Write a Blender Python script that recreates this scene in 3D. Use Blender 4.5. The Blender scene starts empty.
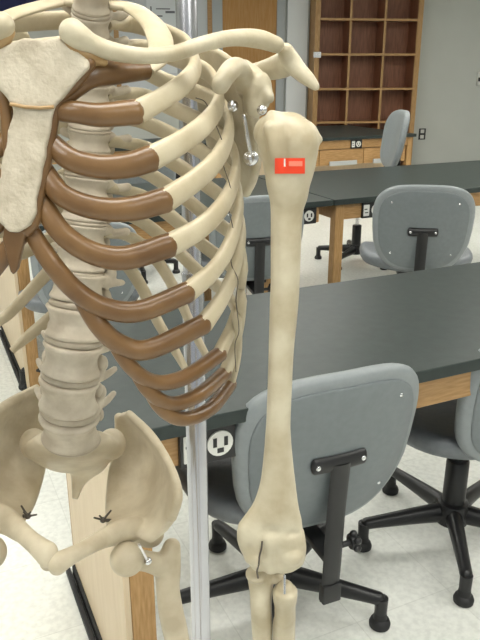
import bpy, bmesh, math, random
import numpy as np
from mathutils import Vector, Matrix
from mathutils.bvhtree import BVHTree

random.seed(4)
scene = bpy.context.scene
COL = scene.collection
PI = math.pi

# ---------------------------------------------------------------- camera
F = 700.0                                  # focal length in pixels of a 480 x 640 frame
PITCH = math.atan((320 - 68) / F)          # camera tipped down
CH = 1.40                                  # eye height
cp, sp = math.cos(PITCH), math.sin(PITCH)
cam_data = bpy.data.cameras.new('camera')
cam = bpy.data.objects.new('camera', cam_data)
COL.objects.link(cam)
cam.location = (0, 0, CH)
cam.rotation_euler = (PI / 2 - PITCH, 0, 0)
cam_data.sensor_fit = 'VERTICAL'
cam_data.sensor_height = 24.0
cam_data.lens = 24.0 * F / 640.0
cam_data.clip_start = 0.02
cam_data.dof.use_dof = False
scene.camera = cam

# ---------------------------------------------------------------- world, exposure, room lights
scene.view_settings.view_transform = 'Standard'
scene.view_settings.look = 'None'
scene.view_settings.gamma = 1.0
scene.view_settings.use_curve_mapping = False
scene.view_settings.exposure = 0.6
W = bpy.data.worlds.new('world')
scene.world = W
W.use_nodes = True
W.node_tree.nodes['Background'].inputs[0].default_value = (0.95, 1.0, 0.98, 1)
W.node_tree.nodes['Background'].inputs[1].default_value = 0.36
PANEL_POWER = 9.6                          # emission of the fluorescent ceiling panels
CEIL = 2.75
T_ANG = math.radians(25)                   # direction of the table rows
tv = Vector((math.cos(T_ANG), math.sin(T_ANG), 0))
nv = Vector((-math.sin(T_ANG), math.cos(T_ANG), 0))
WALL_ANG = math.radians(8)
panel_spots = [(-2.1, 1.0), (0.1, 0.3), (2.3, 1.6), (-2.6, 3.4), (-0.3, 3.6), (2.0, 4.2), (4.0, 3.6), (-1.8, 6.0), (0.6, 6.3), (3.2, 6.4), (-1.0, -1.2), (1.6, -1.2)]


def P(px, py, D):
    """world point on the sight line through a photo pixel, at distance D ahead"""
    u = (px - 240) / F
    v = (py - 320) / F
    r = Vector((u, cp - v * sp, -sp - v * cp))
    return Vector((0, 0, CH)) + r * (D / r.y)


# ---------------------------------------------------------------- materials
def mat(name, col, rough=0.5, col2=None, scale=20.0, metal=0.0, bump=0.0, bscale=80.0, stretch=None, spec=0.5, detail=4.0, lo=0.35, hi=0.65):
    m = bpy.data.materials.new(name)
    m.use_nodes = True
    nt = m.node_tree
    b = nt.nodes['Principled BSDF']
    b.inputs['Base Color'].default_value = (*col, 1)
    b.inputs['Roughness'].default_value = rough
    b.inputs['Metallic'].default_value = metal
    b.inputs['Specular IOR Level'].default_value = spec
    tc = nt.nodes.new('ShaderNodeTexCoord')
    mp = nt.nodes.new('ShaderNodeMapping')
    nt.links.new(tc.outputs['Object'], mp.inputs['Vector'])
    if stretch:
        mp.inputs['Scale'].default_value = stretch
    if col2:
        n = nt.nodes.new('ShaderNodeTexNoise')
        n.inputs['Scale'].default_value = scale
        n.inputs['Detail'].default_value = detail
        r = nt.nodes.new('ShaderNodeValToRGB')
        r.color_ramp.elements[0].position = lo
        r.color_ramp.elements[1].position = hi
        r.color_ramp.elements[0].color = (*col, 1)
        r.color_ramp.elements[1].color = (*col2, 1)
        nt.links.new(mp.outputs['Vector'], n.inputs['Vector'])
        nt.links.new(n.outputs['Fac'], r.inputs['Fac'])
        nt.links.new(r.outputs['Color'], b.inputs['Base Color'])
    if bump:
        n2 = nt.nodes.new('ShaderNodeTexNoise')
        n2.inputs['Scale'].default_value = bscale
        n2.inputs['Detail'].default_value = 5
        bp = nt.nodes.new('ShaderNodeBump')
        bp.inputs['Strength'].default_value = bump
        bp.inputs['Distance'].default_value = 0.002
        nt.links.new(mp.outputs['Vector'], n2.inputs['Vector'])
        nt.links.new(n2.outputs['Fac'], bp.inputs['Height'])
        nt.links.new(bp.outputs['Normal'], b.inputs['Normal'])
    return m


M = {}
M['bone'] = mat('bone_cream', (0.40, 0.335, 0.22), 0.42, (0.56, 0.505, 0.375), 26, bump=0.15, bscale=220)
M['bone_rib'] = mat('bone_rib', (0.46, 0.385, 0.255), 0.45, (0.545, 0.475, 0.335), 40, bump=0.12, bscale=200)
M['bone_spine'] = mat('bone_spine', (0.45, 0.385, 0.295), 0.55, (0.58, 0.515, 0.41), 45, bump=0.2, bscale=160)
M['bone_pelvis'] = mat('bone_pelvis', (0.46, 0.385, 0.265), 0.5, (0.60, 0.525, 0.385), 28, bump=0.15, bscale=160)
M['bone_chest'] = mat('bone_sternum', (0.40, 0.345, 0.255), 0.6, (0.545, 0.485, 0.38), 60, bump=0.5, bscale=260)
M['disc'] = mat('disc', (0.38, 0.32, 0.24), 0.5, (0.46, 0.40, 0.31), 60)
M['cartilage'] = mat('cartilage_brown', (0.125, 0.062, 0.022), 0.3, (0.185, 0.100, 0.038), 26, bump=0.35, bscale=55)
M['cartilage_dark'] = mat('cartilage_stain', (0.30, 0.18, 0.07), 0.4, (0.42, 0.28, 0.13), 50)
M['steel'] = mat('steel', (0.72, 0.72, 0.74), 0.25, metal=1.0)
M['steel_dull'] = mat('dull_steel', (0.55, 0.56, 0.56), 0.45, metal=0.6)
M['wire'] = mat('dark_wire', (0.10, 0.085, 0.07), 0.5, metal=0.4)
M['sticker'] = mat('red_sticker', (0.80, 0.055, 0.015), 0.35)
M['sticker_print'] = mat('sticker_print', (0.85, 0.24, 0.16), 0.35)
M['pole'] = mat('chrome_pole', (0.52, 0.52, 0.56), 0.22, metal=1.0, bump=0.05, bscale=30, stretch=(1, 1, 0.02))
M['oak'] = mat('oak', (0.36, 0.195, 0.068), 0.45, (0.49, 0.29, 0.12), 14, stretch=(1.2, 12, 12), detail=6)
M['oak_leg'] = mat('oak_upright', (0.36, 0.20, 0.07), 0.45, (0.49, 0.295, 0.125), 14, stretch=(12, 12, 1.2), detail=6)
M['birch'] = mat('birch_panel', (0.66, 0.53, 0.36), 0.5, (0.71, 0.58, 0.41), 8, stretch=(6, 6, 0.8))
M['door'] = mat('door_wood', (0.44, 0.215, 0.055), 0.6, (0.50, 0.28, 0.10), 9, stretch=(8, 8, 0.6), detail=6)
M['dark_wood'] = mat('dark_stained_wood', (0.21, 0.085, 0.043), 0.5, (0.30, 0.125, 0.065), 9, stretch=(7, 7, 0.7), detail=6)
M['slate'] = mat('black_resin', (0.026, 0.035, 0.033), 0.36, (0.034, 0.045, 0.042), 30, spec=0.28, bump=0.04, bscale=120)
M['black'] = mat('black_plastic', (0.012, 0.012, 0.013), 0.38)
M['rubber'] = mat('black_rubber', (0.015, 0.015, 0.016), 0.6)
M['vinyl'] = mat('grey_vinyl', (0.24, 0.265, 0.275), 0.42, (0.26, 0.285, 0.295), 60, bump=0.12, bscale=260)
M['vinyl_panel'] = mat('grey_shell', (0.165, 0.187, 0.197), 0.42, (0.18, 0.203, 0.213), 60, bump=0.06, bscale=300)
M['vinyl_seat'] = mat('grey_seat', (0.15, 0.165, 0.18), 0.45, (0.17, 0.185, 0.20), 60, bump=0.12, bscale=260)
M['outlet'] = mat('white_outlet', (0.72, 0.72, 0.68), 0.4)
M['paper'] = mat('paper', (0.74, 0.77, 0.80), 0.7)
M['print'] = mat('paper_print', (0.16, 0.17, 0.19), 0.7)
M['frame_grey'] = mat('grey_paint', (0.42, 0.45, 0.46), 0.5)
M['pale_strip'] = mat('pale_grey', (0.78, 0.81, 0.82), 0.6)
M['wall'] = mat('wall_paint', (0.55, 0.565, 0.53), 0.75, (0.57, 0.585, 0.55), 3)
M['ceiling'] = mat('ceiling_tile', (0.75, 0.75, 0.72), 0.9)
M['navy'] = mat('navy_cloth', (0.014, 0.018, 0.09), 0.7)


def floor_mat():
    m = bpy.data.materials.new('vinyl_tile_floor')
    m.use_nodes = True
    nt = m.node_tree
    b = nt.nodes['Principled BSDF']
    tc = nt.nodes.new('ShaderNodeTexCoord')
    mp = nt.nodes.new('ShaderNodeMapping')
    mp.inputs['Rotation'].default_value = (0, 0, -T_ANG)
    br = nt.nodes.new('ShaderNodeTexBrick')
    br.offset = 0.0
    br.inputs['Color1'].default_value = (0.80, 0.81, 0.76, 1)
    br.inputs['Color2'].default_value = (0.83, 0.84, 0.79, 1)
    br.inputs['Mortar'].default_value = (0.72, 0.73, 0.68, 1)
    br.inputs['Scale'].default_value = 1.0
    br.inputs['Brick Width'].default_value = 0.305
    br.inputs['Row Height'].default_value = 0.305
    br.inputs['Mortar Size'].default_value = 0.0016
    ns = nt.nodes.new('ShaderNodeTexNoise')
    ns.inputs['Scale'].default_value = 55
    ns.inputs['Detail'].default_value = 6
    mx = nt.nodes.new('ShaderNodeMix')
    mx.data_type = 'RGBA'
    mx.blend_type = 'MULTIPLY'
    rp = nt.nodes.new('ShaderNodeValToRGB')
    rp.color_ramp.elements[0].position = 0.35
    rp.color_ramp.elements[0].color = (0.88, 0.88, 0.88, 1)
    rp.color_ramp.elements[1].position = 0.6
    rp.color_ramp.elements[1].color = (1, 1, 1, 1)
    nt.links.new(tc.outputs['Object'], mp.inputs['Vector'])
    nt.links.new(mp.outputs['Vector'], br.inputs['Vector'])
    nt.links.new(mp.outputs['Vector'], ns.inputs['Vector'])
    nt.links.new(ns.outputs['Fac'], rp.inputs['Fac'])
    mx.inputs['Factor'].default_value = 1.0
    nt.links.new(br.outputs['Color'], mx.inputs['A'])
    nt.links.new(rp.outputs['Color'], mx.inputs['B'])
    nt.links.new(mx.outputs['Result'], b.inputs['Base Color'])
    b.inputs['Roughness'].default_value = 0.22
    return m


def emit_mat(name, col, s):
    m = bpy.data.materials.new(name)
    m.use_nodes = True
    b = m.node_tree.nodes['Principled BSDF']
    b.inputs['Base Color'].default_value = (0.8, 0.8, 0.8, 1)
    b.inputs['Emission Color'].default_value = (*col, 1)
    b.inputs['Emission Strength'].default_value = s
    return m


M['floor'] = floor_mat()
M['panel'] = emit_mat('fluorescent_panel', (1.0, 0.985, 0.92), PANEL_POWER)


# ---------------------------------------------------------------- mesh helpers
def add_box(bm, lo, hi, mtx=None, bevel=0.0):
    t = bmesh.new()
    bmesh.ops.create_cube(t, size=1.0)
    lo, hi = Vector(lo), Vector(hi)
    for v in t.verts:
        v.co = Vector(((lo.x + hi.x) / 2 + v.co.x * (hi.x - lo.x), (lo.y + hi.y) / 2 + v.co.y * (hi.y - lo.y), (lo.z + hi.z) / 2 + v.co.z * (hi.z - lo.z)))
    if bevel:
        bmesh.ops.bevel(t, geom=list(t.edges), offset=bevel, segments=2, profile=0.5, affect='EDGES')
    merge(bm, t, mtx)


def merge(bm, t, mtx=None):
    if mtx is not None:
        t.transform(mtx)
    me = bpy.data.meshes.new('tmp')
    t.to_mesh(me)
    t.free()
    bm.from_mesh(me)
    bpy.data.meshes.remove(me)


def add_ball(bm, c, r, mtx=None, seg=20):
    t = bmesh.new()
    bmesh.ops.create_uvsphere(t, u_segments=seg, v_segments=max(8, seg // 2), radius=1.0)
    if not hasattr(r, '__len__'):
        r = (r, r, r)
    m = Matrix.Diagonal((*r, 1))
    if mtx is not None:
        m = mtx.to_4x4() @ m
    m = Matrix.Translation(c) @ m
    merge(bm, t, m)


def add_cyl(bm, a, b, r1, r2=None, seg=20):
    r2 = r1 if r2 is None else r2
    a, b = Vector(a), Vector(b)
    d = b - a
    t = bmesh.new()
    bmesh.ops.create_cone(t, cap_ends=True, segments=seg, radius1=r1, radius2=r2, depth=d.length)
    q = Vector((0, 0, 1)).rotation_difference(d.normalized()).to_matrix().to_4x4()
    merge(bm, t, Matrix.Translation((a + b) / 2) @ q)


def add_lathe(bm, prof, c=(0, 0, 0), seg=28):
    """prof: list of (radius, z)"""
    rings = []
    for r, z in prof:
        rings.append([bm.verts.new((c[0] + r * math.cos(2 * PI * k / seg), c[1] + r * math.sin(2 * PI * k / seg), c[2] + z)) for k in range(seg)])
    for a, b in zip(rings, rings[1:]):
        for k in range(seg):
            bm.faces.new((a[k], a[(k + 1) % seg], b[(k + 1) % seg], b[k]))
    bm.faces.new(rings[0][::-1])
    bm.faces.new(rings[-1])


def cr(pts, n):
    """Catmull-Rom resampling of an N x K array, n samples per span"""
    p = np.array([list(q) for q in pts], float)
    if len(p) < 3:
        return np.array([p[0] + (p[-1] - p[0]) * t for t in np.linspace(0, 1, n + 1)])
    p = np.vstack([2 * p[0] - p[1], p, 2 * p[-1] - p[-2]])
    out = []
    for i in range(1, len(p) - 2):
        a, b, c, d = p[i - 1], p[i], p[i + 1], p[i + 2]
        for k in range(n):
            t = k / n
            out.append(0.5 * ((2 * b) + (c - a) * t + (2 * a - 5 * b + 4 * c - d) * t * t + (3 * b - a - 3 * c + d) * t ** 3))
    out.append(p[-2])
    return np.array(out)


def add_sweep(bm, pts, ra, rb=None, ref=None, seg=14, round_ends=False, power=2.0):
    """tube along pts; ra along the ref direction, rb across it"""
    N = len(pts)
    pts = [Vector(p) for p in pts]
    ra = [ra] * N if not hasattr(ra, '__len__') else list(ra)
    rb = ra if rb is None else ([rb] * N if not hasattr(rb, '__len__') else list(rb))
    rings = []
    last = None
    for i in range(N):
        t = (pts[min(i + 1, N - 1)] - pts[max(i - 1, 0)])
        if t.length < 1e-9:
            t = Vector((0, 0, 1))
        t.normalize()
        r = ref(pts[i]) if callable(ref) else (Vector(ref) if ref is not None else (last if last is not None else Vector((0, 0, 1)) if abs(t.z) < .9 else Vector((1, 0, 0))))
        s = r - t * r.dot(t)
        if s.length < 1e-6:
            s = t.orthogonal()
        s.normalize()
        if last is not None and ref is None:
            pass
        last = s
        u = t.cross(s)
        rings.append((pts[i], s, u, t, ra[i], rb[i]))
    if round_ends:
        a = rings[0]
        b = rings[-1]
        pre = [(a[0] - a[3] * a[4] * e, a[1], a[2], a[3], a[4] * f, a[5] * f) for e, f in ((0.85, 0.35), (0.6, 0.72), (0.3, 0.93))]
        post = [(b[0] + b[3] * b[4] * e, b[1], b[2], b[3], b[4] * f, b[5] * f) for e, f in ((0.3, 0.93), (0.6, 0.72), (0.85, 0.35))]
        rings = pre + rings + post
    V = []
    ex = 2.0 / power
    uv = [(math.copysign(abs(math.cos(2 * PI * k / seg)) ** ex, math.cos(2 * PI * k / seg)), math.copysign(abs(math.sin(2 * PI * k / seg)) ** ex, math.sin(2 * PI * k / seg))) for k in range(seg)]
    for c, s, u, t, a, b in rings:
        V.append([bm.verts.new(c + s * (a * x) + u * (b * y)) for x, y in uv])
    for A, B in zip(V, V[1:]):
        for k in range(seg):
            bm.faces.new((A[k], A[(k + 1) % seg], B[(k + 1) % seg], B[k]))
    bm.faces.new(V[0][::-1])
    bm.faces.new(V[-1])


def add_tube(bm, ctrl, n=6, seg=12, round_ends=True, ref=None):
    """ctrl: list of (point, ra[, rb])"""
    rows = [list(c[0]) + [c[1], c[2] if len(c) > 2 else c[1]] for c in ctrl]
    q = cr(rows, n)
    add_sweep(bm, [r[:3] for r in q], [r[3] for r in q], [r[4] for r in q], ref, seg, round_ends)


def add_grid_plate(bm, grid, thick, up=4):
    """grid: rows of Vectors -> smooth closed plate; thick: float or rows of floats"""
    R, Cn = len(grid), len(grid[0])
    th = [[(thick if not hasattr(thick, '__len__') else thick[i][j]) for j in range(Cn)] for i in range(R)]
    a = np.array([[list(grid[i][j]) + [th[i][j]] for j in range(Cn)] for i in range(R)])
    rows = np.array([cr(a[i], up) for i in range(R)])
    full = np.array([cr(rows[:, j], up) for j in range(rows.shape[1])]).transpose(1, 0, 2)
    n0, n1 = full.shape[:2]
    pt = full[:, :, :3]
    nor = np.zeros_like(pt)
    for i in range(n0):
        for j in range(n1):
            du = pt[min(i + 1, n0 - 1), j] - pt[max(i - 1, 0), j]
            dv = pt[i, min(j + 1, n1 - 1)] - pt[i, max(j - 1, 0)]
            k = np.cross(du, dv)
            nor[i, j] = k / (np.linalg.norm(k) + 1e-12)
    A = [[bm.verts.new(pt[i, j] + nor[i, j] * full[i, j, 3] / 2) for j in range(n1)] for i in range(n0)]
    B = [[bm.verts.new(pt[i, j] - nor[i, j] * full[i, j, 3] / 2) for j in range(n1)] for i in range(n0)]
    for i in range(n0 - 1):
        for j in range(n1 - 1):
            bm.faces.new((A[i][j], A[i + 1][j], A[i + 1][j + 1], A[i][j + 1]))
            bm.faces.new((B[i][j], B[i][j + 1], B[i + 1][j + 1], B[i + 1][j]))
    loop = [(0, j) for j in range(n1)] + [(i, n1 - 1) for i in range(1, n0)] + [(n0 - 1, j) for j in range(n1 - 2, -1, -1)] + [(i, 0) for i in range(n0 - 2, 0, -1)]
    for k in range(len(loop)):
        (i, j), (i2, j2) = loop[k], loop[(k + 1) % len(loop)]
        bm.faces.new((A[i][j], A[i2][j2], B[i2][j2], B[i][j]))


def add_outline_plate(bm, front, off):
    """solid from an outline and an offset vector to its back"""
    a = [bm.verts.new(p) for p in front]
    b = [bm.verts.new(Vector(p) + Vector(off)) for p in front]
    f1 = bm.faces.new(a)
    f2 = bm.faces.new(b[::-1])
    n = len(a)
    for k in range(n):
        bm.faces.new((a[k], b[k], b[(k + 1) % n], a[(k + 1) % n]))
    bmesh.ops.triangulate(bm, faces=[f1, f2])


def link_mesh(name, me, m, parent=None):
    o = bpy.data.objects.new(name, me)
    if m is not None:
        if me.materials:
            me.materials[0] = m
        else:
            me.materials.append(m)
    COL.objects.link(o)
    if parent is not None:
        o.parent = parent
        o.matrix_parent_inverse = Matrix.Translation(parent_world(parent)).inverted() if parent.get('_w') else Matrix.Identity(4)
    return o


def parent_world(p):
    return Vector(p['_w'])


def obj(name, bm, m, parent=None, smooth=True, angle=40):
    bmesh.ops.recalc_face_normals(bm, faces=list(bm.faces))
    me = bpy.data.meshes.new(name)
    bm.to_mesh(me)
    bm.free()
    if smooth:
        for p in me.polygons:
            p.use_smooth = True
        me.set_sharp_from_angle(angle=math.radians(angle))
    return link_mesh(name, me, m, parent)


def remeshed(bm, voxel, smooth=4):
    """fuse overlapping shapes into one continuous bone surface"""
    bmesh.ops.recalc_face_normals(bm, faces=list(bm.faces))
    me = bpy.data.meshes.new('tmp')
    bm.to_mesh(me)
    bm.free()
    o = bpy.data.objects.new('tmp', me)
    COL.objects.link(o)
    r = o.modifiers.new('r', 'REMESH')
    r.mode = 'VOXEL'
    r.voxel_size = voxel
    if smooth:
        s = o.modifiers.new('s', 'SMOOTH')
        s.factor = 0.5
        s.iterations = smooth
    dg = bpy.context.evaluated_depsgraph_get()
    out = bpy.data.meshes.new_from_object(o.evaluated_get(dg))
    bpy.data.objects.remove(o)
    bpy.data.meshes.remove(me)
    out.materials.clear()
    for p in out.polygons:
        p.use_smooth = True
    return out


def tag(o, label, cat, group=None, kind=None):
    if label:
        o['label'] = label
    if cat:
        o['category'] = cat
    if group:
        o['group'] = group
    if kind:
        o['kind'] = kind
    return o


def thing(name, label, cat, loc=(0, 0, 0), rotz=0.0, group=None):
    o = bpy.data.objects.new(name, None)
    o.empty_display_size = 0.05
    COL.objects.link(o)
    o.location = loc
    o.rotation_euler = (0, 0, rotz)
    return tag(o, label, cat, group)


def dup(root, loc, rotz, label, group=None):
    r = root.copy()
    COL.objects.link(r)
    r.location = loc
    r.rotation_euler = (0, 0, rotz)
    r['label'] = label
    if group:
        r['group'] = group
    for ch in list(root.children):
        c = ch.copy()
        COL.objects.link(c)
        c.parent = r
        for g in list(ch.children):
            d = g.copy()
            COL.objects.link(d)
            d.parent = c
    return r


# ================================================================ THE ROOM
WC = P(365, 60, 9.85)
WC.z = 0
wt = Vector((math.cos(WALL_ANG), math.sin(WALL_ANG), 0))
wn = Vector((math.sin(WALL_ANG), -math.cos(WALL_ANG), 0))     # out of the wall, towards the room
WM = Matrix.Translation(WC) @ Matrix.Rotation(WALL_ANG, 4, 'Z')   # local x along wall, -y into room


def wall_x(px, py=60, off=0.0):
    """local x on the back wall seen at a photo column"""
    u = (px - 240) / F
    v = (py - 320) / F
    r = Vector((u, cp - v * sp, -sp - v * cp))
    o = Vector((0, 0, CH))
    k = (WC + wn * off - o).dot(wn) / r.dot(wn)
    p = o + r * k
    return (p - WC).dot(wt), p.z


bm = bmesh.new()
add_box(bm, (-5.5, -2.6, -0.1), (8.5, 11.6, 0.0))
tag(obj('floor', bm, M['floor'], smooth=False), None, None, kind='structure')
bm = bmesh.new()
add_box(bm, (-5.5, -2.6, CEIL), (8.5, 11.6, CEIL + 0.1))
tag(obj('ceiling', bm, M['ceiling'], smooth=False), None, None, kind='structure')
bm = bmesh.new()
add_box(bm, (-7.0, 0.0, 0), (5.3, 0.15, CEIL), WM)
tag(obj('wall_back', bm, M['wall'], smooth=False), None, None, kind='structure')
bm = bmesh.new()
add_box(bm, (-4.9, -2.6, 0), (-4.75, 9.0, CEIL))
tag(obj('wall_left', bm, M['wall'], smooth=False), None, None, kind='structure')
bm = bmesh.new()
add_box(bm, (6.2, -2.6, 0), (6.35, 10.55, CEIL))
tag(obj('wall_right', bm, M['wall'], smooth=False), None, None, kind='structure')

# baseboard along the back wall
dx0, _ = wall_x(222, 10)
dx1, _ = wall_x(276.5, 10)
bx0, _ = wall_x(315.5, 20, 0.32)
bx1, _ = wall_x(423, 20, 0.32)
bm = bmesh.new()
add_box(bm, (bx1 + 0.02, -0.012, 0), (5.0, -0.001, 0.10), WM)
add_box(bm, (-5.0, -0.012, 0), (dx0 - 0.16, -0.001, 0.10), WM)
tag(obj('baseboard_back', bm, M['rubber'], smooth=False), None, None, kind='structure')

# door in the back wall
bm = bmesh.new()
add_box(bm, (dx0, -0.03, 0.01), (dx1, -0.001, 2.36), WM, 0.003)
d = tag(obj('door_1', bm, M['door'], smooth=False), None, None, kind='structure')
bm = bmesh.new()
add_cyl(bm, WM @ Vector((dx0 + 0.07, -0.03, 0.98)), WM @ Vector((dx0 + 0.07, -0.08, 0.98)), 0.012)
add_cyl(bm, WM @ Vector((dx0 + 0.07, -0.075, 0.98)), WM @ Vector((dx0 + 0.18, -0.075, 0.98)), 0.009)
h = obj('door_handle', bm, M['steel'], d)
bm = bmesh.new()
jw = 0.13
add_box(bm, (dx0 - jw, -0.05, 0), (dx0, -0.001, 2.48), WM, 0.004)
add_box(bm, (dx1, -0.05, 0), (dx1 + 0.10, -0.001, 2.48), WM, 0.004)
add_box(bm, (dx0, -0.05, 2.36), (dx1, -0.001, 2.48), WM, 0.004)
tag(obj('trim_1', bm, M['frame_grey'], smooth=False), None, None, kind='structure')

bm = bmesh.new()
add_box(bm, (dx1 + 0.135, -0.06, 0), (bx0 - 0.035, -0.001, CEIL), WM)  # full-height strip between door and shelves, coloured paler than the wall
tag(obj('trim_2', bm, M['pale_strip'], smooth=False), None, None, kind='structure')

# ceiling lights
base_light = None
light_words = ['above the skeleton, nearest on the left', 'right above the camera', 'over the right end of the front table', 'over the left end of the rear tables', 'over the middle of the rear tables',
               'over the right rear table', 'at the far right beyond the rear tables', 'in the back left corner', 'near the door in the back wall', 'above the pigeonhole shelves',
               'behind the camera on the left', 'behind the camera on the right']
for (x, y), wd in zip(panel_spots, light_words):
    lab = 'fluorescent ceiling panel ' + wd
    if base_light is None:
        t = thing('ceiling_light', lab, 'light', (x, y, CEIL), T_ANG, 'fluorescent ceiling panels')
        bm = bmesh.new()
        add_box(bm, (-0.62, -0.32, -0.03), (-0.59, 0.32, 0))
        add_box(bm, (0.59, -0.32, -0.03), (0.62, 0.32, 0))
        add_box(bm, (-0.59, -0.32, -0.03), (0.59, -0.29, 0))
        add_box(bm, (-0.59, 0.29, -0.03), (0.59, 0.32, 0))
        obj('light_frame', bm, M['frame_grey'], t, smooth=False)
        bm = bmesh.new()
        add_box(bm, (-0.59, -0.29, -0.02), (0.59, 0.29, -0.004))
        obj('diffuser', bm, M['panel'], t, smooth=False)
        base_light = t
    else:
        dup(base_light, (x, y, CEIL), T_ANG, lab)

# ================================================================ WALL FURNITURE
# pigeonhole shelf unit standing against the back wall
cub = thing('shelf_unit', 'tall oak pigeonhole shelf unit with dark cells against the back wall', 'shelf', WC, WALL_ANG)
CD = 0.32
z20, z55, z89 = (wall_x(367, y, CD)[1] for y in (19.5, 54.5, 89))
dz = (z20 - z89) / 2
levels = [0.10, z89 - 2 * dz, z89 - dz, z89, z55, z20, z20 + dz, 2.55]
xs = [bx0, wall_x(351, 20, CD)[0], wall_x(385.5, 20, CD)[0], bx1]
fw = 0.065
for x0, x1 in ((bx0, bx0 + fw), (bx1 - fw, bx1)):
    bm = bmesh.new()
    add_box(bm, (x0, -CD, 0), (x1, -0.004, 2.6), None, 0.003)
    obj('side_panel', bm, M['oak_leg'], cub, smooth=False)
bm = bmesh.new()
add_box(bm, (bx0 + fw, -CD, 2.55), (bx1 - fw, -0.004, 2.6))
obj('top_panel', bm, M['oak'], cub, smooth=False)
bm = bmesh.new()
add_box(bm, (bx0 + fw, -CD + 0.02, 0), (bx1 - fw, -0.004, 0.10))
obj('plinth', bm, M['oak'], cub, smooth=False)
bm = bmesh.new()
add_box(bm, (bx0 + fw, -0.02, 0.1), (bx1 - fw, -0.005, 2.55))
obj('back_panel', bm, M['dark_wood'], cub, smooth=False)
for x in xs[1:3]:
    bm = bmesh.new()
    add_box(bm, (x - 0.011, -CD + 0.004, 0.1), (x + 0.011, -0.02, 2.55))
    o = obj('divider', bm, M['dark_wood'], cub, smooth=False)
    bm = bmesh.new()
    add_box(bm, (x - 0.014, -CD - 0.004, 0.1), (x + 0.014, -CD + 0.004, 2.55))
    obj('edge_strip', bm, M['oak_leg'], o, smooth=False)
for z in levels[1:-1]:
    bm = bmesh.new()
    add_box(bm, (bx0 + fw, -CD + 0.004, z - 0.011), (bx1 - fw, -0.02, z + 0.011))
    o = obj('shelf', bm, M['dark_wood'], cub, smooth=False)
    bm = bmesh.new()
    add_box(bm, (bx0 + fw, -CD - 0.003, z - 0.014), (bx1 - fw, -CD + 0.004, z + 0.014))
    obj('edge_strip', bm, M['oak'], o, smooth=False)
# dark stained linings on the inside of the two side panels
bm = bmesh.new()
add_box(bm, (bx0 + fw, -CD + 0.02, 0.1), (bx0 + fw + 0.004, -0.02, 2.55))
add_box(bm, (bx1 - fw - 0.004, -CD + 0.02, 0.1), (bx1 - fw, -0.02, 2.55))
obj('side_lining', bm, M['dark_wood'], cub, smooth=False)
bm = bmesh.new()
add_box(bm, (bx0 - 0.012, -CD - 0.012, z55 - 0.04), (bx0 + 0.085, -CD + 0.0, z55 + 0.03), None, 0.003)
obj('latch', bm, M['steel'], cub, smooth=False)

# notice board left of the door, with oak frame and sheets
n0, _ = wall_x(118, 20)
n1, _ = wall_x(212, 20)
nb = thing('notice_board', 'pale notice board in an oak frame on the back wall left of the door', 'notice board', WC, WALL_ANG)
bm = bmesh.new()
add_box(bm, (n0, -0.02, 1.02), (n1, -0.004, 2.35))
obj('board_panel', bm, mat('board_grey', (0.58, 0.61, 0.64), 0.7), nb, smooth=False)
bm = bmesh.new()
add_box(bm, (n0 - 0.06, -0.035, 0.96), (n0, -0.003, 2.41))
add_box(bm, (n1 - 0.06, -0.035, 0.96), (n1, -0.003, 2.41))
add_box(bm, (n0, -0.035, 0.96), (n1 - 0.06, -0.003, 1.02))
add_box(bm, (n0, -0.035, 2.35), (n1 - 0.06, -0.003, 2.41))
obj('board_frame', bm, M['oak'], nb, smooth=False)


def sheet(px0, px1, z0, z1, label, rows):
    a, _ = wall_x(px0, 20)
    b, _ = wall_x(px1, 20)
    t = thing('paper_sheet', label, 'paper', WM @ Vector(((a + b) / 2, -0.021, z0)), WALL_ANG, 'sheets on the notice board')
    w = (b - a) / 2
    bm = bmesh.new()
    add_box(bm, (-w, -0.003, 0), (w, 0.0, z1 - z0))
    obj('page', bm, M['paper'], t, smooth=False)
    bm = bmesh.new()
    for (u0, u1, v0, v1) in rows:
        add_box(bm, (-w + 2 * w * u0, -0.0042, (z1 - z0) * v0), (-w + 2 * w * u1, -0.0028, (z1 - z0) * v1))
    obj('printed_mark', bm, M['print'], t, smooth=False)


sheet(147, 178, 1.78, 2.2, 'white printed sheet on the notice board above the shoulder', [(0.12, 0.5, 0.52, 0.56), (0.12, 0.16, 0.56, 0.8), (0.6, 0.9, 0.62, 0.68), (0.3, 0.75, 0.72, 0.75)])
sheet(147, 178, 1.34, 1.75, 'white sheet with one dark mark below the upper printed sheet', [(0.5, 0.72, 0.55, 0.62), (0.2, 0.45, 0.75, 0.78)])
sheet(182, 193, 1.6, 2.15, 'narrow sheet beside the oak frame of the notice board', [(0.1, 0.9, 0.7, 0.73)])

# navy cloth banner on the wall at the far left
a, _ = wall_x(-30, 20)
b, zb = wall_x(48, 27)
bm = bmesh.new()
add_box(bm, (a, -0.02, zb), (b, -0.004, 2.6), WM, 0.004)
tag(obj('banner', bm, M['navy'], smooth=False), 'navy blue banner hung on the back wall behind the neck', 'banner')


# electrical things on the right of the shelves
def receptacle(bm_plate, bm_rec, mtx, w=0.07, h=0.115):
    add_box(bm_plate, (-w / 2, -0.006, -h / 2), (w / 2, 0, h / 2), mtx, 0.003)
    for s in (-1, 1):
        add_box(bm_rec, (-w * 0.26, -0.009, s * h * 0.24 - h * 0.16), (w * 0.26, -0.0055, s * h * 0.24 + h * 0.16), mtx, 0.002)


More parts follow.
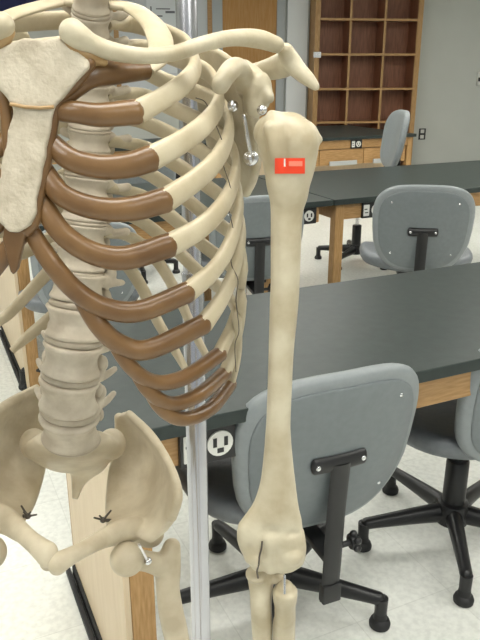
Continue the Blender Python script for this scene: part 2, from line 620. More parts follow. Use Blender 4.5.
ox, oz = wall_x(422, 134)
t = thing('wall_outlet', 'black wall outlet with white sockets just right of the shelf unit', 'outlet', WM @ Vector((ox, -0.001, oz)), WALL_ANG)
b1, b2 = bmesh.new(), bmesh.new()
receptacle(b1, b2, None, 0.10, 0.15)
obj('cover_plate', b1, M['black'], t)
obj('socket', b2, M['outlet'], t)
ox, oz = wall_x(480, 79)
t = thing('thermostat', 'small pale control box with black face on the right of the back wall', 'thermostat', WM @ Vector((ox, -0.001, oz)), WALL_ANG)
bm = bmesh.new()
add_box(bm, (-0.05, -0.04, -0.08), (0.05, 0, 0.09), None, 0.006)
obj('casing', bm, M['outlet'], t)
bm = bmesh.new()
add_box(bm, (-0.045, -0.046, -0.03), (0.045, -0.038, 0.02), None, 0.003)
obj('display', bm, M['black'], t)

# ================================================================ LAB TABLES
TZ = 0.765


def lab_table(label, n_front, t0, length, depth, panel, outlet_x, group, right_in=0.0, drawers=0):
    org = tv * t0 + nv * n_front
    t = thing('lab_table', label, 'table', (org.x, org.y, 0), T_ANG, group)
    bm = bmesh.new()
    add_box(bm, (0, 0, TZ - 0.03), (length, depth, TZ), None, 0.003)
    obj('tabletop', bm, M['slate'], t, smooth=False)
    oh = 0.03                       # overhang
    az = TZ - 0.03
    ah = 0.085
    ins = 0.06
    ol = 0.045 if panel else 0.03
    orr = 0.055
    for nm, lo, hi in (('apron', (ins, oh + 0.006, az - ah), (length - ins, oh + 0.026, az)),
                       ('apron', (ins, depth - orr - 0.026, az - ah), (length - ins, depth - orr - 0.006, az)),
                       ('apron', (ol + 0.01, oh + 0.05, az - ah), (ol + 0.03, depth - orr - 0.05, az)),
                       ('apron', (length - oh - 0.03, oh + 0.05, az - ah), (length - oh - 0.01, depth - orr - 0.05, az))):
        bm = bmesh.new()
        add_box(bm, lo, hi, None, 0.002)
        obj(nm, bm, M['oak'], t, smooth=False)
    for x in (ol, length - oh - 0.052 - right_in):
        for y in (oh, depth - orr - 0.052):
            bm = bmesh.new()
            add_box(bm, (x, y, 0.0), (x + 0.052, y + 0.052, az), None, 0.003)
            obj('leg', bm, M['oak_leg'], t, smooth=False)
    if panel:
        bm = bmesh.new()
        add_box(bm, (ol - 0.014, oh + 0.001, 0.012), (ol - 0.0005, depth - orr - 0.012, az - 0.001), None, 0.0015)
        e = obj('end_panel', bm, M['birch'], t, smooth=False)
        e['label'] = 'pale birch end panel'
        bm = bmesh.new()
        add_box(bm, (ol - 0.014, depth - orr - 0.012, 0.012), (ol - 0.0005, depth - orr, az - 0.001), None, 0.0015)
        obj('panel_edge', bm, M['oak_leg'], e, smooth=False)
        bm = bmesh.new()
        add_box(bm, (ol - 0.022, oh + 0.0, 0.0), (ol - 0.0142, depth - orr, 0.035), None, 0.001)
        add_box(bm, (ol - 0.040, oh + 0.0, 0.0), (ol - 0.026, depth - orr + 0.01, 0.02), None, 0.003)
        obj('base_rail', bm, M['rubber'], t, smooth=False)
    for ox in outlet_x:
        mt = Matrix.Translation((ox, oh + 0.006, az - 0.045))
        bm = bmesh.new()
        add_box(bm, (-0.065, -0.014, -0.042), (0.065, -0.0002, 0.042), mt, 0.003)
        o = obj('outlet_box', bm, M['black'], t, smooth=False)
        bm = bmesh.new()
        add_cyl(bm, mt @ Vector((0.02, -0.013, 0)), mt @ Vector((0.02, -0.018, 0)), 0.028)
        obj('socket', bm, M['outlet'], o)
        bm = bmesh.new()
        add_box(bm, (-0.058, -0.0165, -0.03), (-0.022, -0.0138, 0.03), mt, 0.002)
        obj('rocker_switch', bm, M['outlet'], o)
        for lo, hi in (((0.004, -0.0195, -0.006), (0.012, -0.0175, 0.014)), ((0.028, -0.0195, -0.006), (0.036, -0.0175, 0.014)),
                       ((0.013, -0.0195, -0.02), (0.027, -0.0175, -0.010)), ((-0.054, -0.0175, 0.004), (-0.036, -0.0162, 0.009)), ((-0.05, -0.0175, -0.014), (-0.03, -0.0162, -0.009))):
            bm = bmesh.new()
            add_box(bm, lo, hi, mt)
            obj('slot', bm, M['black'], o, smooth=False)
    if drawers:
        wd = (length - 0.20) / drawers
        for k in range(drawers):
            x0 = 0.10 + wd * k
            bm = bmesh.new()
            add_box(bm, (x0 + 0.004, oh + 0.004, az - ah - 0.155), (x0 + wd - 0.004, oh + 0.40, az - ah - 0.006), None, 0.003)
            dr = obj('drawer', bm, M['oak'], t, smooth=False)
            bm = bmesh.new()
            hx = x0 + wd * 0.5
            hz = az - ah - 0.135
            add_box(bm, (hx - 0.16, oh - 0.035, hz - 0.022), (hx + 0.16, oh - 0.02, hz + 0.022), None, 0.004)
            add_box(bm, (hx - 0.14, oh - 0.025, hz - 0.012), (hx - 0.12, oh + 0.006, hz + 0.012))
            add_box(bm, (hx + 0.12, oh - 0.025, hz - 0.012), (hx + 0.14, oh + 0.006, hz + 0.012))
            obj('handle', bm, M['steel_dull'], dr, smooth=False)
        bm = bmesh.new()
        add_box(bm, (0.06, oh + 0.41, 0.05), (length - 0.06, oh + 0.43, az - ah - 0.01))
        obj('modesty_panel', bm, M['birch'], t, smooth=False)
    return t


def tcoord(px, py, z=TZ):
    u = (px - 240) / F
    v = (py - 320) / F
    r = Vector((u, cp - v * sp, -sp - v * cp))
    p = Vector((0, 0, CH)) + r * ((z - CH) / r.z)
    return p.dot(tv), p.dot(nv)


N_FRONT, N_BACK = 1.122, 1.79
N2 = 3.037
N3 = 5.95
TG = 'black topped lab tables'
tl, _ = tcoord(37, 327)
to, _ = tcoord(214, 415.5)
lab_table('black topped oak lab table in front, with the big grey chair pushed in', N_FRONT, tl, 2.1, N_BACK - N_FRONT, True, [to - tl], TG)
t2, _ = tcoord(2, 229)
ts, _ = tcoord(334, 200)
to2, _ = tcoord(309, 202.5)
lab_table('rear lab table on the left, its oak leg and birch panel at the left edge', N2, t2, ts - t2 - 0.004, 0.95, True, [to2 - t2], TG, 0.30)
to3, _ = tcoord(374, 196)
lab_table('rear lab table on the right, behind the grey chair seen from the back', N2, ts + 0.004, 2.1, 0.95, False, [to3 - ts], TG)
t5, _ = tcoord(419, 134)
to4, _ = tcoord(376, 139)
lab_table('farthest lab table, below the pigeonhole shelves', N3, t5 - 1.75, 1.75, 1.30, True, [to4 - t5 + 1.75], TG, 0.0, 3)
lab_table('farthest row lab table seen through the ribs', N3, t5 - 1.75 - 2.6, 2.2, 0.66, False, [], TG)


# ================================================================ CHAIRS
def superellipse(w, h, e, n=48):
    out = []
    for k in range(n):
        a = 2 * PI * k / n
        c, s = math.cos(a), math.sin(a)
        out.append((w * math.copysign(abs(c) ** (2 / e), c), h * math.copysign(abs(s) ** (2 / e), s)))
    return out


def add_pad(bm, outl, fn, rings):
    """closed cushion: rings = list of (scale, side offset); fn maps (x, y, off) to 3D"""
    V = []
    n = len(outl)
    for s, off in rings:
        V.append([bm.verts.new(fn(x * s, y * s, off)) for x, y in outl])
    for A, B in zip(V, V[1:]):
        for k in range(n):
            bm.faces.new((A[k], A[(k + 1) % n], B[(k + 1) % n], B[k]))
    c0 = bm.verts.new(fn(0, 0, rings[0][1]))
    c1 = bm.verts.new(fn(0, 0, rings[-1][1]))
    for k in range(n):
        bm.faces.new((V[0][(k + 1) % n], V[0][k], c0))
        bm.faces.new((V[-1][k], V[-1][(k + 1) % n], c1))


def make_chair(label, loc, rotz, lift=0.0, base_rot=0.0, group=None, back_up=0.0):
    """faces local +y; lift raises seat and back on the gas column"""
    t = thing('lab_chair', label, 'chair', loc, rotz, group)
    SZ = 0.435 + lift
    # seat
    so = superellipse(0.270, 0.235, 2.9)

    def fs(x, y, off):
        dish = 0.018 * ((x / 0.235) ** 2) + 0.012 * max(0.0, -y / 0.225) ** 2 - 0.03 * max(0.0, y / 0.225) ** 3
        return (x, y + 0.01, SZ + off + dish)
    bm = bmesh.new()
    add_pad(bm, so, fs, [(0.55, -0.035), (0.85, -0.035), (0.95, -0.028), (0.99, -0.012), (1.0, 0.004), (0.985, 0.018), (0.94, 0.027), (0.85, 0.03), (0.6, 0.026), (0.3, 0.022)])
    obj('seat', bm, M['vinyl_seat'], t, angle=60)
    # backrest
    BZ = 0.615 + lift + back_up
    bo = superellipse(0.222, 0.207, 3.3)
    bo = [(x * (1.0 + 0.06 * (y / 0.205)) * (1 - 0.10 * max(0, -y / 0.205) ** 2), y) for x, y in bo]

    def fb(x, y, off):
        return (x, -0.245 + 0.75 * x * x - off - 0.16 * (y + 0.1) + 0.10 * max(0, -y - .05), BZ + y)
    bm = bmesh.new()
    add_pad(bm, bo, fb, [(0.5, -0.022), (0.8, -0.024), (0.93, -0.020), (0.985, -0.009), (1.0, 0.004), (0.99, 0.014), (0.96, 0.020), (0.91, 0.0215), (0.6, 0.0215), (0.3, 0.0215)])
    obj('backrest', bm, M['vinyl'], t, angle=60)
    bm = bmesh.new()
    bi = [(x * 0.885, y * 0.885 - 0.004) for x, y in bo]
    add_pad(bm, bi, fb, [(0.9, 0.018), (1.0, 0.018), (1.0, 0.0245), (0.992, 0.026), (0.98, 0.0268), (0.7, 0.027), (0.4, 0.027), (0.2, 0.027)])
    pn = obj('back_shell', bm, M['vinyl_panel'], t, angle=35)
    for sx, sy in ((-0.145, 0.125), (0.145, 0.125), (-0.135, -0.115), (0.135, -0.115)):
        bm = bmesh.new()
        p = Vector(fb(sx, sy, 0.0265))
        add_ball(bm, p, (0.0048, 0.0025, 0.0048), seg=12)
        obj('screw', bm, M['steel'], pn)
    # bracket: flat bar, upright and the arm under the seat
    bm = bmesh.new()
    yb = fb(0, 0, 0.027)[1]
    q = [(Vector((x, fb(x, 0, 0.031)[1], BZ - 0.005)), 0.009 if abs(x) > .05 else 0.010, 0.019) for x in (-0.06, -0.03, 0, 0.03, 0.06)]
    add_tube(bm, q, 4, 16, True, ref=(0, 1, 0))
    br = obj('back_bracket', bm, M['black'], t)
    bm = bmesh.new()
    path = [Vector((0, yb - 0.010, BZ - 0.005)), Vector((0, yb - 0.002, BZ - 0.10)), Vector((0, yb + 0.003, BZ - 0.20)), Vector((0, yb + 0.006, SZ - 0.12)), Vector((0, yb + 0.012, SZ - 0.20))]
    qq = cr([list(p) for p in path], 5)
    add_sweep(bm, [r for r in qq], 0.024, 0.008, ref=(1, 0, 0), seg=12)
    add_box(bm, (-0.024, yb - 0.004, SZ - 0.20), (0.024, yb + 0.02, SZ - 0.15), None, 0.004)
    obj('back_arm', bm, M['black'], t)
    bm = bmesh.new()
    add_box(bm, (-0.022, yb, SZ - 0.088), (0.022, 0.02, SZ - 0.07), None, 0.004)
    obj('support_arm', bm, M['black'], t)
    for s in (-1, 1):
        bm = bmesh.new()
        add_ball(bm, (s * 0.055, fb(0.055, 0, 0.040)[1], BZ - 0.005), (0.006, 0.003, 0.006), seg=12)
        obj('bracket_screw', bm, M['steel'], br)
    # mechanism, knob and lever
    bm = bmesh.new()
    add_box(bm, (-0.085, -0.12, SZ - 0.075), (0.085, 0.10, SZ - 0.034), None, 0.008)
    obj('tilt_mechanism', bm, M['black'], t)
    bm = bmesh.new()
    kb = Vector((0.055, yb + 0.01, SZ - 0.055))
    add_cyl(bm, Vector((0.01, yb + 0.01, SZ - 0.055)), kb, 0.007)
    for k in range(5):
        a = 2 * PI * k / 5
        add_ball(bm, kb + Vector((0.004, 0.017 * math.cos(a), 0.017 * math.sin(a))), (0.010, 0.009, 0.009), seg=10)
    add_cyl(bm, kb - Vector((0.008, 0, 0)), kb + Vector((0.014, 0, 0)), 0.015)
    obj('adjustment_knob', bm, M['black'], t)
    bm = bmesh.new()
    add_cyl(bm, (0.07, 0.02, SZ - 0.055), (0.23, 0.03, SZ - 0.06), 0.005)
    add_box(bm, (0.20, 0.018, SZ - 0.067), (0.26, 0.044, SZ - 0.055), None, 0.003)
    obj('height_lever', bm, M['black'], t)
    # column
    bm = bmesh.new()
    add_lathe(bm, [(0.034, 0.10), (0.035, 0.14), (0.034, 0.28), (0.030, 0.285)])
    obj('column', bm, M['black'], t)
    bm = bmesh.new()
    add_lathe(bm, [(0.014, 0.27), (0.014, SZ - 0.07)])
    obj('gas_piston', bm, M['steel'], t)
    bm = bmesh.new()
    add_lathe(bm, [(0.036, 0.060), (0.050, 0.068), (0.052, 0.12), (0.046, 0.135), (0.034, 0.138)])
    obj('base_hub', bm, M['black'], t)
    R = 0.287
    for k in range(5):
        a = base_rot - rotz + 2 * PI * k / 5
        rm = Matrix.Rotation(a, 4, 'Z')
        bm = bmesh.new()
        pts = [(0.02, 0.100, 0.034, 0.026), (0.10, 0.098, 0.029, 0.023), (0.18, 0.094, 0.024, 0.020), (0.25, 0.090, 0.020, 0.018), (R - 0.008, 0.088, 0.019, 0.0175)]
        q = cr(pts, 4)
        add_sweep(bm, [Vector((r[0], 0, r[1])) for r in q], [r[2] for r in q], [r[3] for r in q], ref=(0, 0, 1), seg=14, round_ends=True)
        add_cyl(bm, (R, 0, 0.092), (R, 0, 0.036), 0.0175, 0.0165)
        bm.transform(rm)
        lg = obj('base_leg', bm, M['black'], t)
        bm = bmesh.new()
        add_lathe(bm, [(0.024, 0.0), (0.0275, 0.003), (0.0285, 0.012), (0.025, 0.022), (0.0185, 0.027), (0.0165, 0.046)], (R, 0, 0))
        bm.transform(rm)
        obj('glide', bm, M['rubber'], lg)
    return t


face_n = T_ANG                         # rotation that turns local +y into the table direction nv
CG = 'grey lab chairs with black five-star bases'
CA = Vector((0.099, 1.57, 0))
CB = Vector((0.662, 1.854, 0))
chair_a = make_chair('big grey lab chair in front, backrest right behind the arm bone', CA, face_n - math.radians(2), 0.0, math.radians(-18), CG)
make_chair('grey lab chair cut by the right edge, its black base fully in view', CB, face_n - math.radians(3), 0.0, math.radians(190), CG)
make_chair('grey lab chair at the right rear table, back squarely towards us', (0.862, 3.36, 0), math.radians(-9), 0.085, math.radians(30), CG, 0.015)
make_chair('grey lab chair at the left rear table, half hidden by the arm bone', (0.02, 3.38, 0), math.radians(14), 0.05, math.radians(10), CG)
make_chair('grey lab chair at the left rear table, seen through the ribs beside the spine', (-0.72, 3.02, 0), math.radians(22), 0.0, math.radians(50), CG)
make_chair('raised grey lab chair seen edge-on before the pigeonhole shelves', (0.885, 5.22, 0), math.radians(95), 0.12, math.radians(20), CG, 0.175)
make_chair('farthest grey lab chair on the left, seen through the upper ribs', (-0.75, 4.9, 0), math.radians(30), 0.05, math.radians(0), CG)

# ================================================================ SKELETON STAND
PD = 0.80
pb = P(198, 500, PD)
px_, py_ = pb.x, pb.y
st = thing('skeleton_stand', 'upright chrome pole of the skeleton stand behind the ribs', 'stand', (px_, py_, 0))
bm = bmesh.new()
add_lathe(bm, [(0.0150, 0.09), (0.0134, 0.10), (0.0134, 1.17), (0.0128, 1.172)], seg=32)
lower = obj('pole', bm, M['pole'], st)
bm = bmesh.new()
add_lathe(bm, [(0.0112, 1.168), (0.0112, 1.80), (0.009, 1.803)], seg=32)
obj('inner_pole', bm, M['pole'], st)
topc = P(92, -38, 0.645)               # top of the neck that hangs from the hook
bm = bmesh.new()
add_tube(bm, [(Vector((0, 0, 1.79)), 0.008), (Vector(((topc.x - px_) * 0.5, (topc.y - py_) * 0.5, 1.815)), 0.008), (Vector((topc.x - px_, topc.y - py_, 1.79)), 0.008)], 8, 14)
obj('arm', bm, M['pole'], st)
bm = bmesh.new()
add_cyl(bm, (topc.x - px_, topc.y - py_, topc.z - 0.03), (topc.x - px_, topc.y - py_, 1.79), 0.005)
obj('hanging_rod', bm, M['steel'], st)
for k in range(5):
    a = 2 * PI * k / 5 + 0.3
    rm = Matrix.Rotation(a, 4, 'Z')
    bm = bmesh.new()
    add_tube(bm, [(Vector((0.0, 0, 0.10)), 0.014), (Vector((0.12, 0, 0.088)), 0.013), (Vector((0.25, 0, 0.072)), 0.011)], 4, 12)
    bm.transform(rm)
    lg = obj('base_leg', bm, M['black'], st)
    bm = bmesh.new()
    add_cyl(bm, (0.25, -0.012, 0.025), (0.25, 0.012, 0.025), 0.025)
    add_cyl(bm, (0.25, 0, 0.04), (0.25, 0, 0.07), 0.006)
    bm.transform(rm)
    obj('caster', bm, M['rubber'], lg)

# ================================================================ THE SKELETON
sk = thing('skeleton', 'life-size plastic anatomy skeleton with brown rib cartilage, hanging on the chrome stand', 'skeleton', (-0.18, 0.60, 0.0))
SKO = Vector((-0.18, 0.60, 0.0))


def bone_obj(name, me_or_bm, m, parent=None):
    """part of the skeleton, coordinates given in world space"""
    if isinstance(me_or_bm, bmesh.types.BMesh):
        bm = me_or_bm
        bmesh.ops.recalc_face_normals(bm, faces=list(bm.faces))
        me = bpy.data.meshes.new(name)
        bm.to_mesh(me)
        bm.free()
        for p in me.polygons:
            p.use_smooth = True
        me.set_sharp_from_angle(angle=math.radians(55))
    else:
        me = me_or_bm
    me.transform(Matrix.Translation(-SKO))
    o = bpy.data.objects.new(name, me)
    me.materials.clear()
    me.materials.append(m)
    COL.objects.link(o)
    o.parent = sk if parent is None else parent
    return o


# mirror planes (chest leans a little, pelvis is turned a little)
def mirror_matrix(pt, nrm):
    n = Vector(nrm).normalized()
    R = Matrix.Identity(3)
    for i in range(3):
        for j in range(3):
            R[i][j] -= 2 * n[i] * n[j]
    R = R.to_4x4()
    return Matrix.Translation(pt) @ R @ Matrix.Translation(-Vector(pt))


ST_TOP = P(30, 42, 0.50)
MIR_C = mirror_matrix(ST_TOP, (1, -0.10, -0.085))
MIR_K = mirror_matrix(P(37, 42, 0.50), (1, 0.0, -0.085))
MIR_P = mirror_matrix(P(51, 566, 0.55), (0.990, 0.088, -0.125))


def mirrored(o, name, mm, m, parent=None):
    me = o.data.copy()
    me.transform(Matrix.Translation(SKO))
    me.transform(mm)
    me.flip_normals()
    return bone_obj(name, me, m, parent)


def to_px(p):
    d = p.y * cp - (p.z - CH) * sp
    return 240 + F * p.x / d, 320 - F * (p.y * sp + (p.z - CH) * cp) / d


def carve(me, dents):
    """press soft hollows into the front of a bone; dents: (px, py, sx, sy, depth)"""
    nors = [v.normal.copy() for v in me.vertices]
    for v, nr in zip(me.vertices, nors):
        if nr.y > 0.1:
            continue
        x, y = to_px(v.co)
        a = 0.0
        for px, py, sx, sy, dp in dents:
            a += dp * math.exp(-((x - px) / sx) ** 2 - ((y - py) / sy) ** 2)
        v.co -= nr * a
    me.update()


# ---- chest depth model
def chest_D(px, py):
    W_ = np.interp(py, [40, 80, 130, 180, 260, 400], [0.095, 0.118, 0.142, 0.150, 0.155, 0.150])
    hd = np.interp(py, [40, 100, 250, 420], [0.095, 0.105, 0.115, 0.115])
    yc = np.interp(py, [40, 420], [0.60, 0.60])
    D = 0.52
    for _ in range(25):
        p = P(px, py, D)
        xm = ST_TOP.x + 0.085 * (p.z - ST_TOP.z)
        u = min(1.0, abs((p.x - xm) / W_))
        D = 0.5 * D + 0.5 * (yc - hd * math.sqrt(max(0.0, 1 - u ** 2.2)))
    return D


def radial(p):
    xm = ST_TOP.x + 0.085 * (p.z - ST_TOP.z)
    d = Vector(((p.x - xm) / 0.15, (p.y - 0.615) / 0.12, 0.0))
    return Vector((d.x, d.y, 0.12)).normalized() if d.length > 1e-4 else Vector((0, 1, 0))


BACK_D = [0.582, 0.62, 0.66, 0.70, 0.722, 0.715, 0.672]
ribs = {
    2: ([(57, 112), (75, 112), (100, 115), (137, 112)], [(137, 112), (160, 100), (181, 86), (194, 71), (195, 57), (187, 44), (170, 35), (150, 28), (130, 24), (106, 25)]),
    3: ([(53, 142), (70, 159), (100, 167), (130, 165), (152, 158)], [(152, 158), (180, 143), (203, 126), (217, 108), (219, 91), (209, 74), (190, 64), (165, 54), (140, 47), (107, 48)]),
    4: ([(46, 170), (62, 195), (95, 208), (130, 209), (166, 200)], [(166, 200), (193, 182), (214, 163), (227, 140), (229, 119), (219, 103), (195, 92), (165, 81), (140, 71), (106, 71)]),
    5: ([(43, 200), (60, 231), (90, 252), (125, 258), (170, 245)], [(170, 245), (199, 229), (220, 209), (233, 184), (236, 160), (227, 141), (205, 124), (170, 107), (140, 95), (105, 94)]),
    6: ([(32, 230), (50, 261), (75, 290), (105, 308), (140, 311), (188, 292)], [(188, 292), (212, 272), (228, 248), (237, 220), (239, 195), (231, 176), (207, 155), (172, 135), (140, 121), (105, 118)]),
    7: ([(80, 296), (100, 327), (122, 345), (150, 349), (204, 324)], [(204, 324), (221, 300), (233, 274), (240, 246), (241, 222), (232, 206), (207, 186), (174, 163), (140, 146), (105, 141)]),
    8: ([(108, 333), (130, 366), (155, 382), (185, 377), (220, 354)], [(219, 355), (231, 328), (239, 300), (243, 270), (241, 248), (232, 234), (206, 215), (174, 190), (140, 170), (104, 164)]),
    9: ([(134, 368), (149, 391), (172, 404), (200, 394), (225, 373)], [(224, 375), (234, 350), (240, 325), (242, 300), (238, 280), (228, 264), (203, 245), (172, 217), (140, 195), (104, 187)]),
    10: ([(148, 389), (163, 410), (185, 419), (211, 408), (230, 384)], [(229, 385), (236, 360), (238, 338), (237, 318), (232, 302), (222, 290), (199, 272), (171, 245), (139, 220), (103, 210)]),
}
rib_objs = []
for i, (cart, bone) in ribs.items():
    cw = 0.0078 if i < 6 else (0.0072 if i < 8 else 0.0058)
    if i == 2:
        cw = 0.0072
    cpts = [P(x, y, chest_D(x, y)) for x, y in cart]
    cpts[0] = cpts[0] + Vector((-0.003, 0.005, 0))
    if i >= 7:                      # lower cartilages grow out of the one above
        cpts[0] = cpts[0] + Vector((0, 0.002, 0))
    bpts = []
    for k, (x, y) in enumerate(bone):
        if k < 3:
            D = chest_D(x, y)
        else:
            D = BACK_D[k - 3]
            if i == 2:
                D = [0.585, 0.60, 0.62, 0.645, 0.672, 0.685, 0.655][k - 3]
            if i == 3:
                D = [0.584, 0.61, 0.64, 0.675, 0.70, 0.705, 0.664][k - 3]
        bpts.append(P(x, y, D))
    # bony rib: flat strap, edge on the chest wall
    q = cr([list(p) for p in bpts], 8)
    n = len(q)
    tt = np.linspace(0, 1, n)
    hh = np.interp(tt, [0, 0.12, 0.45, 0.8, 1.0], [cw * 1.16, cw * 1.05, 0.0076, 0.0080, 0.0060])
    th = np.interp(tt, [0, 0.12, 0.5, 1.0], [0.0055, 0.0042, 0.0034, 0.0044])
    bm = bmesh.new()
    add_sweep(bm, [Vector(p) for p in q], th, hh, ref=radial, seg=20, power=2.9)
    rb = bone_obj('rib', bm, M['bone_rib'])
    qc = cr([list(p) for p in cpts], 8)
    m_ = len(qc)
    tt = np.linspace(0, 1, m_)
    hh = np.interp(tt, [0, 0.15, 0.5, 1.0], [cw * 0.85, cw * 1.0, cw * 1.08, cw * 1.24])
    th = np.interp(tt, [0, 0.5, 1.0], [0.0055, 0.0058, 0.0066])
    bm = bmesh.new()
    add_sweep(bm, [Vector(p) for p in qc], th, hh, ref=radial, seg=16, round_ends=True)
    ct = bone_obj('costal_cartilage', bm, M['cartilage'], rb)
    rib_objs.append((rb, ct))
# first rib
bm = bmesh.new()
b1 = [P(145, 70, 0.545), P(156, 60, 0.56), P(161, 45, 0.582), P(155, 28, 0.605), P(143, 15, 0.63), P(128, 7, 0.645), P(108, 5, 0.64)]
q = cr([list(p) for p in b1], 8)
add_sweep(bm, [Vector(p) for p in q], 0.0035, np.interp(np.linspace(0, 1, len(q)), [0, .4, .75, 1], [.008, .0105, .0100, .006]), ref=(0.1, -0.35, 0.95), seg=14)
rb = bone_obj('rib', bm, M['bone_rib'])
bm = bmesh.new()
c1 = [P(58, 98, 0.500), P(74, 84, 0.504), P(92, 74, 0.509), P(117, 71, 0.522), P(146, 70, 0.545)]
q = cr([list(p) for p in c1], 8)
add_sweep(bm, [Vector(p) for p in q], 0.006, np.interp(np.linspace(0, 1, len(q)), [0, .3, .7, 1], [.009, .0095, .0095, .007]), ref=(0, -1, 0.2), seg=14)
ct = bone_obj('costal_cartilage', bm, M['cartilage'], rb)
rib_objs.append((rb, ct))
# floating ribs
for pts in ([(103, 234, 0.672), (132, 238, 0.71), (158, 262, 0.715), (178, 296, 0.70), (196, 336, 0.672), (210, 362, 0.64)],
            [(102, 257, 0.668), (124, 263, 0.705), (142, 288, 0.712), (158, 322, 0.70), (176, 352, 0.68), (187, 372, 0.665)]):
    bm = bmesh.new()
    q = cr([list(P(*p)) for p in pts], 8)
    n = len(q)
    add_sweep(bm, [Vector(p) for p in q], 0.0034, np.interp(np.linspace(0, 1, n), [0, .3, .8, 1], [.006, .0076, .0068, .003]), ref=radial, seg=20, power=2.9)
    rb = bone_obj('rib', bm, M['bone_rib'])
    rib_objs.append((rb, None))
for rb, ct in rib_objs:
    r2 = mirrored(rb, 'rib', MIR_C, M['bone_rib'])
    if ct is not None:
        mirrored(ct, 'costal_cartilage', MIR_C, M['cartilage'], r2)

# thin binding wire that strings the ribs together at the side
bm = bmesh.new()
w = [(196, 98), (205, 102), (213, 118), (225, 150), (222, 160), (231, 190), (228, 205), (234, 235), (231, 262), (238, 280), (236, 300), (239, 330), (235, 345), (236, 372)]
q = cr([list(P(x, y, (0.575 if k > 0 else 0.545) - 0.012)) for k, (x, y) in enumerate(w)], 6)
add_sweep(bm, [Vector(p) for p in q], 0.0004, seg=6)
bone_obj('binding_wire', bm, M['wire'])

# ---- sternum
outl = [(14, 41), (25, 37), (42, 40), (58, 37), (74, 49), (89, 61), (89, 68), (76, 82), (63, 98), (55, 106), (52, 116), (50, 132), (46, 148), (46, 156), (42, 170), (41, 180), (36, 200), (36, 214), (30, 226), (18, 233), (8, 232), (-2, 222), (-2, 205), (-4, 192), (0, 175), (1, 160), (6, 145), (7, 130), (12, 117), (12, 107), (6, 98), (-8, 82), (-20, 68), (-20, 60), (-4, 50)]
bm = bmesh.new()
add_outline_plate(bm, [P(x, y, 0.497 - 0.020 * max(0, (y - 40)) / 200) for x, y in outl], (0, 0.011, -0.001))
me = remeshed(bm, 0.0016, 3)
bone_obj('sternum', me, M['bone_chest'])
bm = bmesh.new()
add_sweep(bm, [P(x, y, 0.4955 - 0.02 * (y - 40) / 200) for x, y in ((10, 104), (25, 107), (40, 108), (54, 107))], 0.0012, seg=8)
bone_obj('sternum_joint', bm, M['cartilage_dark'])
bm = bmesh.new()
add_outline_plate(bm, [P(x, y, 0.481) for x, y in ((3, 228), (28, 226), (24, 240), (20, 256), (17, 270), (13, 276), (9, 271), (6, 256), (2, 240))], (0, 0.009, 0))
bone_obj('xiphoid_process', remeshed(bm, 0.0015, 4), M['cartilage'])

for side in (0, 1):
    bm = bmesh.new()
    q = [(P(x, y, .4975 - .02 * (y - 40) / 200 + .006), .0042) for x, y in ((90, 63), (77, 82), (61, 98), (55, 110), (51, 132), (47, 155), (42, 180), (37, 205), (34, 222), (27, 231))]
    add_tube(bm, q, 4, 12)
    if side:
        bm.transform(MIR_C)
    bone_obj('sternal_cartilage', bm, M['cartilage'])

# ---- clavicles
bm = bmesh.new()
cl = [(71, 31, .500, .0088), (80, 38, .500, .0085), (93, 45, .504, .0070), (115, 52, .508, .0062), (145, 56, .515, .0056), (175, 53, .525, .0055), (203, 44, .538, .0056), (232, 38, .555, .0060), (258, 39, .568, .0070), (277, 45, .575, .0062)]
add_tube(bm, [(P(x, y, D), r, r) for x, y, D, r in cl], 6, 16)
cvo = bone_obj('clavicle', remeshed(bm, 0.0014, 3), M['bone'])
c2 = mirrored(cvo, 'clavicle', MIR_K, M['bone'])
bm = bmesh.new()
add_tube(bm, [(P(66, 37, .502), .004), (P(73, 48, .501), .005), (P(88, 57, .503), .005), (P(104, 62, .508), .003)], 6, 12)
ca = bone_obj('joint_cartilage', bm, M['cartilage_dark'], cvo)
mirrored(ca, 'joint_cartilage', MIR_K, M['cartilage_dark'], c2)

# ---- scapula
bm = bmesh.new()
medial = [(201, 46, .695), (196, 75, .712), (199, 110, .718), (210, 150, .716), (231, 188, .708)]
midc = [(222, 54, .66), (222, 82, .678), (226, 115, .682), (234, 153, .69), (240, 190, .70)]
later = [(238, 66, .628), (247, 92, .622), (252, 120, .628), (257, 152, .655), (248, 193, .692)]
add_grid_plate(bm, [[P(*p) for p in medial], [P(*p) for p in midc], [P(*p) for p in later]], 0.0045, 6)
add_tube(bm, [(P(250, 108, .622), .008), (P(254, 130, .635), .006), (P(257, 152, .655), .0055), (P(253, 178, .68), .005), (P(246, 193, .695), .005)], 6, 12)
add_tube(bm, [(P(238, 66, .628), .003), (P(222, 54, .66), .003), (P(205, 46, .695), .003)], 5, 10)
# neck and socket
add_ball(bm, P(257, 95, .612), (.0135, .010, .0195), Matrix.Rotation(0.45, 3, 'Z') @ Matrix.Rotation(0.25, 3, 'Y'))
add_ball(bm, P(250, 84, .622), (.013, .013, .016))
add_tube(bm, [(P(244, 66, .622), .006), (P(256, 80, .618), .009), (P(268, 98, .606), .006)], 4, 12)
# scapular spine and acromion
add_tube(bm, [(P(206, 88, .714), .003, .004), (P(236, 76, .69), .004, .007), (P(262, 71, .665), .005, .009), (P(281, 66, .64), .006, .011), (P(291, 61, .612), .006, .010)], 6, 12, ref=(0, 1, 0))
add_tube(bm, [(P(285, 50, .590), .0065), (P(290, 60, .594), .0078, .0085), (P(298, 70, .592), .0072), (P(308, 79, .588), .0058), (P(316, 87, .585), .0036)], 6, 14)
